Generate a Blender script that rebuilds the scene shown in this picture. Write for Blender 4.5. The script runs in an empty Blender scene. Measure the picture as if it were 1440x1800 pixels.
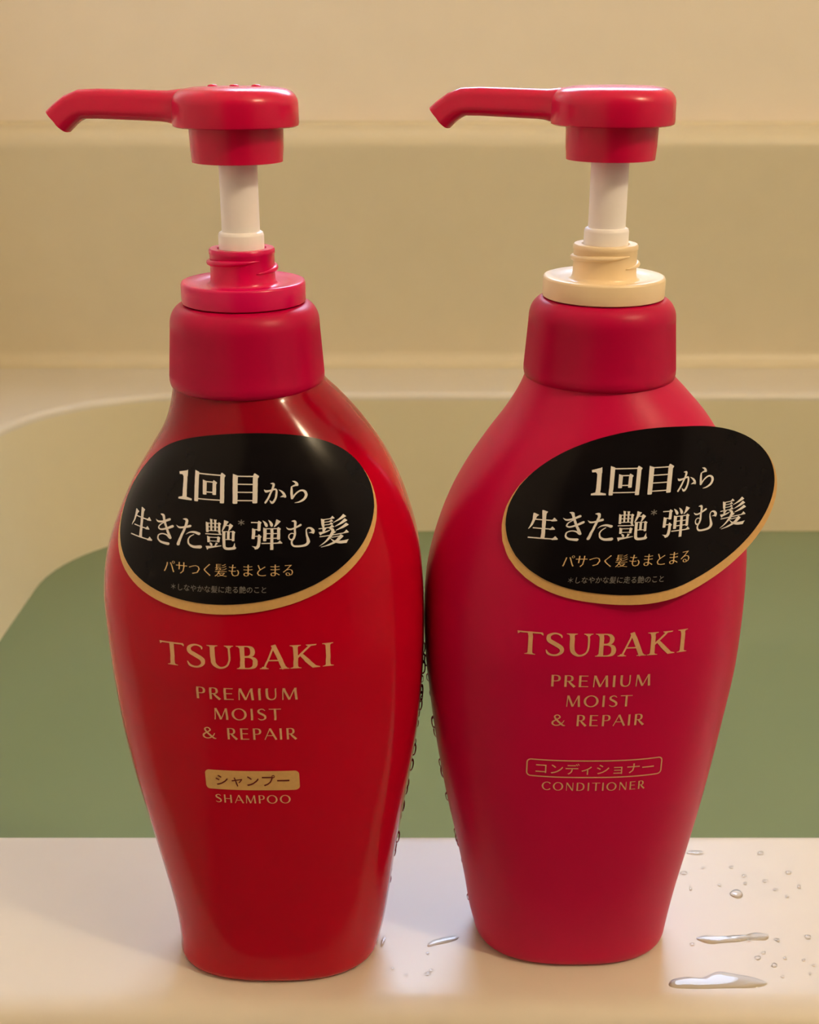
import bpy, bmesh, math, random
import numpy as np
from mathutils import Vector
from mathutils.geometry import tessellate_polygon

scene = bpy.context.scene
MM = 0.001
rad = math.radians

# ------------------------------------------------------------------ camera, world, light, exposure
cam_data = bpy.data.cameras.new('camera')
cam = bpy.data.objects.new('camera', cam_data)
scene.collection.objects.link(cam)
cam.location = (0, -0.325, 0.260)
cam.rotation_euler = (rad(90 - 20.5), 0, 0)
cam_data.sensor_fit = 'VERTICAL'
cam_data.sensor_height = 24.0
cam_data.lens = 2200.0 / 1800.0 * 24.0
cam_data.clip_start = 0.01
cam_data.dof.use_dof = True
cam_data.dof.focus_distance = 0.335
cam_data.dof.aperture_fstop = 20.0
scene.camera = cam

world = bpy.data.worlds.new('world')
scene.world = world
world.use_nodes = True
world.node_tree.nodes['Background'].inputs[0].default_value = (0.6, 0.7, 0.8, 1)
world.node_tree.nodes['Background'].inputs[1].default_value = 0.3

LAMP_POS = (0.86, -0.62, 1.20)      # globe lamp on the right wall
LAMP_COL = (1.0, 0.79, 0.50)
LAMP_POW = 226.0
WINDOW_COL = (0.54, 0.70, 1.0)
WINDOW_POW = 22.5

scene.view_settings.view_transform = 'Standard'
scene.view_settings.look = 'None'
scene.view_settings.gamma = 1.0
scene.view_settings.use_curve_mapping = False
scene.view_settings.exposure = 0.0
try:
    scene.cycles.use_denoising = True
    scene.cycles.max_bounces = 8
    scene.cycles.diffuse_bounces = 5
    scene.cycles.caustics_reflective = False
    scene.cycles.caustics_refractive = False
except Exception:
    pass

# ------------------------------------------------------------------ materials
def new_mat(name):
    m = bpy.data.materials.new(name)
    m.use_nodes = True
    nt = m.node_tree
    return m, nt, nt.nodes['Principled BSDF']

def setp(b, **kw):
    for k, v in kw.items():
        k = k.replace('_', ' ')
        if k in b.inputs:
            b.inputs[k].default_value = v

def coords(nt, scale=1.0):
    tc = nt.nodes.new('ShaderNodeTexCoord')
    mp = nt.nodes.new('ShaderNodeMapping')
    mp.inputs['Scale'].default_value = (scale,) * 3 if not isinstance(scale, tuple) else scale
    nt.links.new(tc.outputs['Object'], mp.inputs['Vector'])
    return mp.outputs['Vector']

def noise(nt, vec, scale, detail=3.0):
    n = nt.nodes.new('ShaderNodeTexNoise')
    n.inputs['Scale'].default_value = scale
    n.inputs['Detail'].default_value = detail
    nt.links.new(vec, n.inputs['Vector'])
    return n.outputs['Fac']

def vary_colour(nt, b, col, fac, amount):
    mix = nt.nodes.new('ShaderNodeMix')
    mix.data_type = 'RGBA'
    lo = tuple(c * (1 - amount) for c in col) + (1,)
    hi = tuple(min(1, c * (1 + amount)) for c in col) + (1,)
    mix.inputs[6].default_value = lo
    mix.inputs[7].default_value = hi
    nt.links.new(fac, mix.inputs[0])
    nt.links.new(mix.outputs[2], b.inputs['Base Color'])

def add_bump(nt, b, fac, strength, dist):
    bp = nt.nodes.new('ShaderNodeBump')
    bp.inputs['Strength'].default_value = strength
    bp.inputs['Distance'].default_value = dist
    nt.links.new(fac, bp.inputs['Height'])
    nt.links.new(bp.outputs['Normal'], b.inputs['Normal'])

def plastic(name, col, rough, grain=600.0, bump=0.0, var=0.04, coat=0.0, sss=0.0, spec=0.5):
    m, nt, b = new_mat(name)
    v = coords(nt)
    f = noise(nt, v, grain)
    vary_colour(nt, b, col, f, var)
    setp(b, Roughness=rough, Coat_Weight=coat, Coat_Roughness=0.1, Specular_IOR_Level=spec)
    if sss:
        setp(b, Subsurface_Weight=sss, Subsurface_Radius=(0.004, 0.0015, 0.001), Subsurface_Scale=1.0)
    if bump:
        add_bump(nt, b, f, bump, 0.0002)
    return m

MAT = {}
MAT['rim'] = plastic('tub_enamel', (0.65, 0.61, 0.52), 0.36, grain=60, var=0.02, bump=0.02)
MAT['basin'] = plastic('tub_basin', (0.68, 0.62, 0.44), 0.33, grain=60, var=0.02, bump=0.02)
MAT['panel'] = plastic('wall_panel_plastic', (0.66, 0.60, 0.44), 0.42, grain=40, var=0.03, bump=0.03)
MAT['wall'] = plastic('wall_plastic', (0.83, 0.76, 0.65), 0.45, grain=30, var=0.03, bump=0.03)
MAT['door'] = plastic('dark_door', (0.10, 0.075, 0.055), 0.5, grain=30, var=0.1)
MAT['floor'] = plastic('floor_plastic', (0.2, 0.2, 0.2), 0.5, grain=30, var=0.1)
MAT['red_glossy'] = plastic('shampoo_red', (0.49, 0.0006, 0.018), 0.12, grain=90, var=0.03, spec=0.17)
# base colour of the glossy plastic blends to a darker red up the shoulder
def darken_shoulder(m, z_mid, z_soft, dark):
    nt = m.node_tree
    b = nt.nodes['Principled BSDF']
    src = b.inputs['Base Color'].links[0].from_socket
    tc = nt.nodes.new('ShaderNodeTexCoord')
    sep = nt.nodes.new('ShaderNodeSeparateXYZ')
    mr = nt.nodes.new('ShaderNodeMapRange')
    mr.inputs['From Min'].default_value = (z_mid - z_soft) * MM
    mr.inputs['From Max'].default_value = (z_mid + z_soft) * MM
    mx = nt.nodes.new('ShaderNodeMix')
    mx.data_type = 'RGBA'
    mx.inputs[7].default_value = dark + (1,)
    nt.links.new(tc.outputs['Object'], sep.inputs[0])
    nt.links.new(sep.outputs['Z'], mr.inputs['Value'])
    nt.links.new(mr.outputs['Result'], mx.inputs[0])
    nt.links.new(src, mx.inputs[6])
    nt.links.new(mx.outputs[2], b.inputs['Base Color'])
darken_shoulder(MAT['red_glossy'], 163, 5, (0.27, 0.0006, 0.012))
MAT['red_matte'] = plastic('conditioner_red', (0.53, 0.0006, 0.060), 0.36, grain=1500, var=0.03, bump=0.10, spec=0.2)
MAT['red_cap'] = plastic('cap_red', (0.46, 0.0006, 0.052), 0.36, grain=900, var=0.04, bump=0.06, spec=0.17)
MAT['red_head'] = plastic('pump_red', (0.62, 0.0006, 0.058), 0.24, grain=300, var=0.03, spec=0.35)
MAT['red_neck'] = plastic('neck_red', (0.66, 0.0006, 0.10), 0.25, grain=300, var=0.03, spec=0.35)
MAT['cream'] = plastic('neck_cream', (0.86, 0.70, 0.46), 0.32, grain=300, var=0.03)
MAT['white'] = plastic('stem_white', (0.93, 0.91, 0.93), 0.40, grain=300, var=0.02)
MAT['black'] = plastic('sticker_black', (0.005, 0.004, 0.005), 0.18, grain=200, var=0.3, spec=0.14)
MAT['ink_white'] = plastic('ink_white', (0.85, 0.82, 0.80), 0.5, grain=400, var=0.02)
MAT['ink_grey'] = plastic('ink_grey', (0.22, 0.21, 0.20), 0.5, grain=400, var=0.02)
MAT['ink_red'] = plastic('ink_red', (0.13, 0.003, 0.002), 0.5, grain=400, var=0.02)

def metal(name, col, rough, metallic):
    m, nt, b = new_mat(name)
    v = coords(nt)
    f = noise(nt, v, 900)
    vary_colour(nt, b, col, f, 0.10)
    setp(b, Roughness=rough, Metallic=metallic)
    return m
MAT['gold'] = metal('gold_foil', (0.72, 0.45, 0.17), 0.42, 0.15)
MAT['gold_print'] = metal('gold_print', (0.80, 0.56, 0.27), 0.45, 0.12)
MAT['gold_ink'] = metal('gold_ink', (0.78, 0.46, 0.24), 0.45, 0.12)

def water_mat():
    m, nt, b = new_mat('bath_water_green')
    v = coords(nt)
    f = noise(nt, v, 6)
    vary_colour(nt, b, (0.175, 0.235, 0.13), f, 0.06)
    setp(b, Roughness=0.10, IOR=1.33)
    f2 = noise(nt, v, 14, 1.0)
    add_bump(nt, b, f2, 0.05, 0.004)
    return m
MAT['water'] = water_mat()

def drop_mat():
    m, nt, b = new_mat('clear_water')
    out = nt.nodes['Material Output']
    tr = nt.nodes.new('ShaderNodeBsdfTransparent')
    gl = nt.nodes.new('ShaderNodeBsdfGlossy')
    gl.inputs['Roughness'].default_value = 0.04
    fr_ = nt.nodes.new('ShaderNodeFresnel')
    fr_.inputs['IOR'].default_value = 1.33
    mx = nt.nodes.new('ShaderNodeMixShader')
    nt.links.new(fr_.outputs[0], mx.inputs[0])
    nt.links.new(tr.outputs[0], mx.inputs[1])
    nt.links.new(gl.outputs[0], mx.inputs[2])
    nt.links.new(mx.outputs[0], out.inputs['Surface'])
    return m
MAT['drop'] = drop_mat()

def emit_mat(name, col, power):
    m, nt, b = new_mat(name)
    setp(b, Base_Color=(0.8, 0.8, 0.8, 1), Roughness=0.5, Emission_Color=col + (1,), Emission_Strength=power)
    return m
MAT['pane'] = emit_mat('frosted_daylight', WINDOW_COL, WINDOW_POW)
MAT['globe'] = emit_mat('lamp_glass', LAMP_COL, LAMP_POW)
MAT['frame'] = plastic('window_frame_metal', (0.55, 0.55, 0.56), 0.4, grain=200)

# ------------------------------------------------------------------ builders
def mesh_obj(name, verts, faces, mat, parent=None, smooth=True, loc=None):
    me = bpy.data.meshes.new(name)
    me.from_pydata([tuple(float(c) * MM for c in v) for v in verts], [], [tuple(int(i) for i in f) for f in faces])
    me.validate()
    if smooth:
        me.polygons.foreach_set('use_smooth', [True] * len(me.polygons))
    me.update()
    me.materials.append(MAT[mat])
    o = bpy.data.objects.new(name, me)
    scene.collection.objects.link(o)
    if parent is not None:
        o.parent = parent
    if loc is not None:
        o.location = [c * MM for c in loc]
    return o

def fix_normals(o):
    bm = bmesh.new()
    bm.from_mesh(o.data)
    bmesh.ops.recalc_face_normals(bm, faces=bm.faces)
    bm.to_mesh(o.data)
    bm.free()
    return o

def auto_sharp(o, angle=35):
    me = o.data
    bm = bmesh.new()
    bm.from_mesh(me)
    for e in bm.edges:
        if len(e.link_faces) == 2 and e.calc_face_angle(0) > rad(angle):
            e.smooth = False
    bm.to_mesh(me)
    bm.free()
    return o

def empty(name, loc):
    o = bpy.data.objects.new(name, None)
    o.empty_display_size = 0.02
    scene.collection.objects.link(o)
    o.location = [c * MM for c in loc]
    return o

def tag(o, label=None, cat=None, group=None, kind=None):
    if label: o['label'] = label
    if cat: o['category'] = cat
    if group: o['group'] = group
    if kind: o['kind'] = kind
    return o

def loft(loops, closed=True, cap0=False, cap1=False):
    n = len(loops[0])
    verts = [v for l in loops for v in l]
    faces = []
    for i in range(len(loops) - 1):
        for j in range(n if closed else n - 1):
            k = (j + 1) % n
            faces.append((i * n + j, i * n + k, (i + 1) * n + k, (i + 1) * n + j))
    if cap0: faces.append(tuple(range(n))[::-1])
    if cap1: faces.append(tuple((len(loops) - 1) * n + j for j in range(n)))
    return verts, faces

def box(x0, x1, y0, y1, z0, z1):
    v = [(x, y, z) for z in (z0, z1) for y in (y0, y1) for x in (x0, x1)]
    f = [(0, 2, 3, 1), (4, 5, 7, 6), (0, 1, 5, 4), (2, 6, 7, 3), (0, 4, 6, 2), (1, 3, 7, 5)]
    return v, f

def join(*parts):
    V, Fs = [], []
    for v, f in parts:
        b = len(V)
        V += list(v)
        Fs += [tuple(i + b for i in q) for q in f]
    return V, Fs

# ------------------------------------------------------------------ the setting
WX0, WX1, WY0, WY1 = -385.0, 1010.0, -1300.0, 772.0
ZF, ZC = -460.0, 1750.0
# back wall with the window opening
wx0, wx1, wz0, wz1 = -190.0, 400.0, 600.0, 890.0
v, f = join(box(WX0 - 40, WX1 + 40, WY1, WY1 + 60, ZF, wz0), box(WX0 - 40, WX1 + 40, WY1, WY1 + 60, wz1, ZC),
            box(WX0 - 40, wx0, WY1, WY1 + 60, wz0, wz1), box(wx1, WX1 + 40, WY1, WY1 + 60, wz0, wz1))
tag(mesh_obj('wall_back', v, f, 'wall', smooth=False), kind='structure')
v, f = box(WX0 - 40, WX0, WY0, WY1, ZF, ZC)
tag(mesh_obj('wall_left', v, f, 'wall', smooth=False), kind='structure')
v, f = box(WX1, WX1 + 40, WY0, WY1, ZF, ZC)
tag(mesh_obj('wall_right', v, f, 'wall', smooth=False), kind='structure')
v, f = box(WX0 - 40, WX1 + 40, WY0 - 40, WY0, ZF, ZC)
tag(mesh_obj('wall_front', v, f, 'door', smooth=False), kind='structure')
v, f = box(WX0 - 40, WX1 + 40, WY0 - 40, WY1 + 60, ZC, ZC + 40)
tag(mesh_obj('ceiling', v, f, 'wall', smooth=False), kind='structure')
v, f = box(WX0 - 40, WX1 + 40, WY0 - 40, WY1 + 60, ZF - 40, ZF)
tag(mesh_obj('floor', v, f, 'floor', smooth=False), kind='structure')
win = tag(empty('window_1', ((wx0 + wx1) / 2, WY1 + 30, wz0)), kind='structure')
W0 = np.array([(wx0 + wx1) / 2, WY1 + 30, wz0])
def shift(vs, o): return [tuple(np.array(p) - o) for p in vs]
fr = 28
v, f = join(box(wx0, wx1, WY1 + 38, WY1 + 58, wz0, wz0 + fr), box(wx0, wx1, WY1 + 38, WY1 + 58, wz1 - fr, wz1),
            box(wx0, wx0 + fr, WY1 + 38, WY1 + 58, wz0 + fr, wz1 - fr), box(wx1 - fr, wx1, WY1 + 38, WY1 + 58, wz0 + fr, wz1 - fr))
mesh_obj('window_frame', shift(v, W0), f, 'frame', win, smooth=False)
v, f = box(wx0 + fr, wx1 - fr, WY1 + 45, WY1 + 51, wz0 + fr, wz1 - fr)
mesh_obj('frosted_pane', shift(v, W0), f, 'pane', win, smooth=False)

# lower wall panel that ends in a rounded shelf lip
prof = [(720, 0.1), (722.5, 0.4)] + [(735 - 13 * (1 - math.sin(a)), 13.4 - 13 * math.cos(a)) for a in np.linspace(0.15, math.pi / 2, 9)] + [(735, z) for z in (40, 90, 140, 178)]
prof += [(735 + 16 * (1 - math.cos(a)), 180 + 16 * math.sin(a)) for a in np.linspace(0, math.pi / 2, 12)]
prof += [(760, 196), (WY1 - 3, 196.4), (WY1 - 0.6, 198.0), (WY1 - .2, 200)]
xs = np.linspace(WX0, WX1, 12)
loops = [[(x, y, z) for x in xs] for y, z in prof]
v, f = loft(loops, closed=False)
tag(fix_normals(mesh_obj('trim_1', v, f, 'panel')), kind='structure')

# ------------------------------------------------------------------ bathtub
tub = tag(empty('bathtub', (300, 346, ZF)), 'cream bathtub with a wide flat rim that both bottles stand on', 'bathtub')
T0 = np.array([300.0, 346.0, ZF])
def rrect(x0, x1, y0, y1, r, z, inset=0.0, seg=16, yslope=0.0):
    x0 += inset * 1.9; x1 -= inset; y0 += inset; y1 -= inset
    r = max(r - inset, 1.0)
    pts = []
    for cx, cy, a0 in ((x1 - r, y0 + r, -90), (x1 - r, y1 - r, 0), (x0 + r, y1 - r, 90), (x0 + r, y0 + r, 180)):
        for k in range(seg + 1):
            a = rad(a0 + 90 * k / seg)
            x = cx + r * math.cos(a); y = cy + r * math.sin(a)
            pts.append((x, y, z))
    return pts
OX0, OX1, OY0, OY1 = WX0 + 1, WX1 - 1, -43.0, 738.5
IX0, IX1, IY0, IY1 = -300.0, 900.0, 47.0, 640.0
loops = [rrect(OX0, OX1, OY0, OY1, 4, ZF), rrect(OX0, OX1, OY0, OY1, 4, -200), rrect(OX0, OX1, OY0, OY1, 4, -12)]
for a in np.linspace(0.15, math.pi / 2, 8):
    loops.append(rrect(OX0, OX1, OY0 + 12 * (1 - math.cos(a)), OY1, 4, -12 + 12 * math.sin(a)))
loops.append(rrect(OX0, OX1, OY0 + 16, OY1, 4, 0))
loops.append(rrect(IX0 - 9, IX1 + 9, IY0 - 5, IY1 + 9, 139, 0.0))
loops.append(rrect(IX0 - 6, IX1 + 6, IY0 - 3, IY1 + 6, 136, 0.0))
for a in np.linspace(0.25, math.pi / 2, 6):
    d = 6 * math.sin(a)
    d2 = 2.2 * math.sin(a)
    q = rrect(IX0 - 6 + d, IX1 + 6 - d, IY0 - 2.2 + d2, IY1 + 6 - d, 136 - d, -6 * (1 - math.cos(a)))
    loops.append(q)
v, f = loft(loops)
rim = auto_sharp(fix_normals(mesh_obj('rim', shift(v, T0), f, 'rim', tub)), 40)
loops = []
for z, ins in ((-6, 0), (-30, 3), (-70, 8), (-110, 14), (-200, 30), (-330, 60), (-390, 80), (-425, 120), (-430, 160)):
    loops.append(rrect(IX0, IX1, IY0, IY1, 130, z, inset=ins))
v, f = loft(loops, cap1=True)
basin = fix_normals(mesh_obj('basin', shift(v, T0), f, 'basin', tub))

# bath water: a closed body that fills the basin
loops = []
for z, ins in ((-390, 79.5), (-330, 59.5), (-200, 29.5), (-112, 13.8)):
    loops.append(rrect(IX0, IX1, IY0, IY1, 130, z, inset=ins))
v, f = loft(loops, cap0=True, cap1=True)
water = auto_sharp(fix_normals(mesh_obj('bath_water', v, f, 'water')), 30)
tag(water, 'still milky green bath water filling the tub behind the bottles', 'water', kind='stuff')

# ------------------------------------------------------------------ wall lamp on the right, above and behind the camera
lamp = tag(empty('wall_lamp', (WX1, LAMP_POS[1] * 1000, LAMP_POS[2] * 1000)), 'round glass globe lamp with warm light on the right wall', 'lamp')
def lathe(prof, seg=64, ax=(0, 0), rmod=None):
    loops = []
    for r, z in prof:
        loops.append([(ax[0] + r * math.cos(2 * math.pi * k / seg), ax[1] + r * math.sin(2 * math.pi * k / seg), z) for k in range(seg)])
    return loops
gx = LAMP_POS[0] * 1000 - WX1
prof = [(55 * math.sin(a), 55 * -math.cos(a)) for a in np.linspace(0.05, math.pi - 0.05, 24)]
v, f = loft(lathe(prof, 40), cap0=True, cap1=True)
mesh_obj('globe', [(x + gx, y, z) for x, y, z in v], f, 'globe', lamp)
prof = [(60, 0), (60, 14), (52, 22), (20, 26), (18, -gx - 48)]
v, f = loft(lathe(prof, 40), cap0=True, cap1=True)
auto_sharp(fix_normals(mesh_obj('lamp_base', [(-z, y, x) for x, y, z in v], f, 'frame', lamp)))

# ------------------------------------------------------------------ lettering: brush strokes and polygons in 2D
def tri_poly(pts):
    t = tessellate_polygon([[Vector((x, y, 0)) for x, y in pts]])
    return list(pts), [tuple(q) for q in t]

def brush(pts, round0=False, round1=True, sub=5):
    """variable-width ribbon through (x, y, w) points, Catmull-Rom smoothed"""
    P = np.array(pts, float)
    if len(P) > 2:
        E = np.vstack([2 * P[0] - P[1], P, 2 * P[-1] - P[-2]])
        out = []
        for i in range(1, len(E) - 2):
            for t in np.linspace(0, 1, sub, endpoint=False):
                a, b, c, d = E[i - 1], E[i], E[i + 1], E[i + 2]
                out.append(0.5 * ((2 * b) + (c - a) * t + (2 * a - 5 * b + 4 * c - d) * t * t + (3 * b - a - 3 * c + d) * t ** 3))
        out.append(P[-1])
        P = np.array(out)
    D = np.gradient(P[:, :2], axis=0)
    D /= np.maximum(np.linalg.norm(D, axis=1, keepdims=True), 1e-9)
    N = np.stack([-D[:, 1], D[:, 0]], 1)
    w = np.maximum(P[:, 2:3], 0.0) / 2
    L = P[:, :2] + N * w
    R = P[:, :2] - N * w
    n = len(P)
    V = [tuple(p) for p in L] + [tuple(p) for p in R]
    Fs = []
    for i in range(n - 1):
        Fs.append((i, n + i, n + i + 1)); Fs.append((i, n + i + 1, i + 1))
    def fan(c, ang, r):
        b = len(V)
        V.append(tuple(c))
        k = 6
        for j in range(k + 1):
            a = ang - math.pi / 2 + math.pi * j / k
            V.append((c[0] + r * math.cos(a), c[1] + r * math.sin(a)))
        for j in range(k):
            Fs.append((b, b + 1 + j, b + 2 + j))
    if round1: fan(P[-1, :2], math.atan2(D[-1, 1], D[-1, 0]), w[-1, 0])
    if round0: fan(P[0, :2], math.atan2(-D[0, 1], -D[0, 0]), w[0, 0])
    return V, Fs

def bar(x0, y0, x1, y1, w):
    return brush([(x0, y0, w), (x1, y1, w)], round1=False)

def poly(*pts): return tri_poly(pts)

def upright(x, y0, y1, w, x1=None):            # brush-type left vertical with slanted head (y down, crop pixels)
    x1 = x if x1 is None else x1
    h = w / 2
    return tri_poly([(x - h * 1.15, y0 - .25 * w), (x + h, y0 + .12 * w), (x1 + h, y1 - .1 * w), (x1 + h * .6, y1), (x1 - h * .6, y1), (x1 - h, y1 - .1 * w)])

def upright_r(x, y0, y1, w, x1=None):          # right vertical with a peaked shoulder
    x1 = x if x1 is None else x1
    h = w / 2
    return tri_poly([(x - h, y0 + .12 * w), (x - h * .6, y0 - .38 * w), (x - h * .2, y0 - .4 * w), (x + h * 1.45, y0 + .15 * w), (x + h * 1.35, y0 + .4 * w), (x + h, y0 + .62 * w),
                     (x1 + h, y1 - .1 * w), (x1 + h * .6, y1), (x1 - h * .6, y1), (x1 - h, y1 - .1 * w)])

def thin(x0, y0, x1, y1, w, u=0.0):            # thin horizontal, with the triangle that ends it
    g = [bar(x0, y0, x1, y1, w)]
    if u:
        g.append(tri_poly([(x1 - u * 1.55, y1 - w * .3), (x1 - u * 1.05, y1 - u * .45), (x1 - u * .8, y1 - u * .85), (x1 - u * .65, y1 - u * .85), (x1 - u * .1, y1 - u * .25), (x1 + u * .12, y1), (x1, y1 + w / 2), (x1 - u * 1.2, y1 + w / 2)]))
    return join(*g)

def glyph(parts, x0, x1, y0, y1, shear=0.0, slope=0.0):
    """crop pixels (y down) -> unit box 0..1 (y up); shear/slope straighten the traced lean"""
    V, Fs = join(*parts)
    cx, cy = (x0 + x1) / 2, (y0 + y1) / 2
    out = []
    for x, y in V:
        X = x - shear * (y - cy)
        Y = y - slope * (x - cx)
        out.append(((X - x0) / (x1 - x0), (y1 - Y) / (y1 - y0)))
    return out, Fs

G = {}
G['one'] = glyph([brush([(200, 130, 66), (205, 300, 62), (205, 540, 66)], round1=False),
                  poly((92, 150), (100, 190), (150, 185), (175, 220), (240, 200), (235, 95), (215, 110)),
                  poly((110, 570), (172, 548), (172, 520), (238, 520), (238, 548), (320, 570), (320, 600), (110, 600))], 92, 320, 95, 600)
G['kai'] = glyph([upright(430, 150, 620, 64), upright_r(848, 165, 625, 66), thin(430, 178, 850, 178, 18), thin(430, 575, 850, 575, 18),
                  upright(566, 280, 500, 60), upright_r(722, 285, 495, 58), thin(560, 292, 725, 292, 18), thin(560, 455, 725, 455, 18)], 395, 890, 135, 625)
G['moku'] = glyph([upright(1035, 165, 630, 72), upright_r(1338, 165, 620, 74), thin(1035, 182, 1340, 182, 18), thin(1035, 308, 1340, 308, 18),
                   thin(1035, 438, 1340, 438, 18), thin(1035, 575, 1340, 575, 18)], 995, 1395, 135, 630)
G['ka'] = glyph([brush([(178, 395, 4), (225, 440, 56), (330, 425, 40), (430, 395, 40), (480, 410, 44), (490, 500, 52), (465, 620, 52), (420, 700, 56), (375, 715, 54), (320, 655, 4)], round1=False),
                 brush([(330, 255, 6), (400, 262, 50), (410, 310, 60), (380, 400, 44), (290, 600, 48), (220, 715, 48)]),
                 brush([(540, 405, 6), (620, 455, 40), (680, 520, 58), (705, 580, 54)]), poly((730, 600), (650, 590), (575, 588), (640, 545), (700, 545))], 172, 735, 240, 745)
G['ra'] = glyph([brush([(875, 205, 6), (940, 230, 44), (985, 280, 60), (1000, 320, 44)], round1=False), poly((1022, 325), (950, 325), (880, 340), (850, 345), (880, 310), (960, 275)),
                 brush([(865, 325, 30), (862, 400, 50), (868, 500, 60), (880, 600, 62)]), 
                 brush([(880, 620, 40), (950, 520, 36), (1040, 450, 38), (1120, 435, 40), (1190, 475, 58), (1215, 550, 68), (1170, 640, 58), (1060, 700, 36), (945, 718, 6)], round1=False)], 830, 1255, 195, 722)
G['sei'] = glyph([poly((112, 142), (128, 140), (206, 178), (180, 205), (160, 270), (135, 350), (85, 425), (78, 415), (105, 330), (118, 240)),
                  thin(160, 253, 495, 293, 18, 62), thin(145, 403, 485, 445, 18, 58), thin(100, 573, 565, 630, 20, 66),
                  poly((240, 95), (262, 96), (335, 128), (318, 160), (335, 380), (362, 604), (300, 604), (284, 400), (260, 200))], 78, 568, 92, 640, shear=0.10, slope=0.11)
G['ki'] = glyph([brush([(570, 265, 4), (625, 298, 30), (720, 285, 34), (825, 240, 44)]),
                 brush([(748, 292, 14), (665, 350, 20), (640, 400, 24), (690, 427, 28), (790, 398, 36), (890, 352, 44)]),
                 brush([(652, 165, 8), (705, 185, 46), (730, 255, 40), (790, 400, 38), (868, 555, 48)]),
                 brush([(865, 560, 40), (800, 512, 24), (720, 500, 20), (658, 530, 22), (650, 590, 26), (700, 640, 34), (780, 658, 42), (840, 665, 50)])], 568, 915, 155, 690, shear=0.07, slope=0.05)
G['ta'] = glyph([brush([(980, 322, 4), (1030, 358, 30), (1110, 352, 32), (1215, 325, 44)]),
                 brush([(1085, 208, 8), (1140, 215, 44), (1155, 262, 46), (1125, 370, 40), (1060, 560, 44), (1032, 655, 54)]),
                 brush([(1155, 475, 4), (1210, 435, 22), (1290, 428, 36), (1370, 455, 48)]),
                 brush([(1290, 470, 12), (1225, 512, 20), (1200, 572, 24), (1215, 640, 30), (1290, 688, 42), (1405, 690, 58)])], 975, 1435, 200, 725, shear=0.05, slope=0.05)
tsuya = [upright(235, 375, 680, 78, 248), brush([(350, 275, 72), (358, 390, 60), (372, 630, 58)], round1=False), brush([(472, 280, 72), (478, 390, 58), (490, 630, 56)], round1=False),
         poly((310, 255), (395, 275), (380, 320), (330, 330)), poly((425, 275), (520, 278), (505, 325), (445, 330)), upright_r(600, 385, 690, 72, 610),
         thin(240, 395, 600, 395, 24), thin(240, 510, 600, 510, 22), thin(250, 628, 610, 628, 22), thin(190, 735, 675, 738, 28, 70),
         upright(295, 815, 1000, 80, 305), upright_r(598, 830, 990, 76), thin(290, 838, 600, 838, 24), thin(300, 955, 600, 955, 24),
         brush([(345, 1015, 40), (385, 1060, 66), (405, 1110, 40)], round1=False), brush([(555, 1010, 74), (530, 1060, 52), (505, 1110, 36)], round1=False),
         poly((215, 1122), (450, 1112), (695, 1085), (690, 1110), (480, 1160), (305, 1200), (282, 1240), (262, 1235)),
         poly((738, 283), (760, 285), (882, 328), (845, 380), (800, 470), (745, 580), (690, 650), (680, 640), (705, 540), (735, 420)),
         thin(810, 450, 920, 450, 24), poly((890, 440), (915, 390), (935, 388), (1020, 450), (985, 510), (930, 590), (885, 640), (872, 630), (895, 540)),
         thin(720, 642, 1030, 642, 24), poly((700, 620), (795, 650), (800, 880), (820, 1090), (735, 1130), (715, 880)), brush([(885, 640, 78), (892, 890, 76)], round1=False),
         upright_r(1030, 640, 940, 80, 1042), thin(790, 892, 1035, 892, 24),
         brush([(772, 1080, 84), (790, 1145, 86), (850, 1185, 80), (960, 1185, 82), (1090, 1165, 84)]), poly((1092, 990), (1106, 1110), (1145, 1160), (1100, 1195), (1010, 1180), (1055, 1090))]
G['tsuya'] = glyph(tsuya, 185, 1145, 255, 1240, shear=0.03, slope=0.0)
G['ast'] = glyph([bar(50 + 45 * math.cos(a), 50 + 45 * math.sin(a), 50 - 45 * math.cos(a), 50 - 45 * math.sin(a), 13) for a in (math.pi / 2, math.pi / 6, -math.pi / 6)], 0, 100, 0, 100)
G['dan'] = glyph([thin(65, 245, 240, 245, 22), upright_r(240, 230, 430, 64), thin(150, 400, 240, 400, 20), upright(132, 385, 608, 66, 124), thin(150, 547, 240, 545, 20),
                  poly((222, 530), (230, 505), (246, 503), (303, 552), (284, 585), (284, 700), (268, 780), (235, 825), (175, 842), (150, 800), (100, 766), (190, 778), (212, 740), (222, 640)),
                  brush([(310, 200, 6), (352, 240, 42), (387, 290, 62), (398, 312, 56)]), brush([(430, 185, 6), (470, 230, 42), (500, 285, 62), (505, 305, 56)]),
                  poly((592, 172), (610, 172), (692, 215), (650, 262), (600, 315), (560, 340), (550, 335), (575, 280), (588, 220)),
                  upright(367, 368, 655, 68, 374), upright_r(655, 365, 615, 66, 662), thin(365, 378, 660, 372, 20), thin(370, 485, 660, 480, 20), thin(375, 590, 660, 583, 20),
                  thin(305, 703, 738, 690, 24, 66), brush([(512, 370, 62), (522, 600, 62), (528, 845, 66)], round1=False)], 62, 742, 170, 852, shear=0.02, slope=-0.02)
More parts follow.
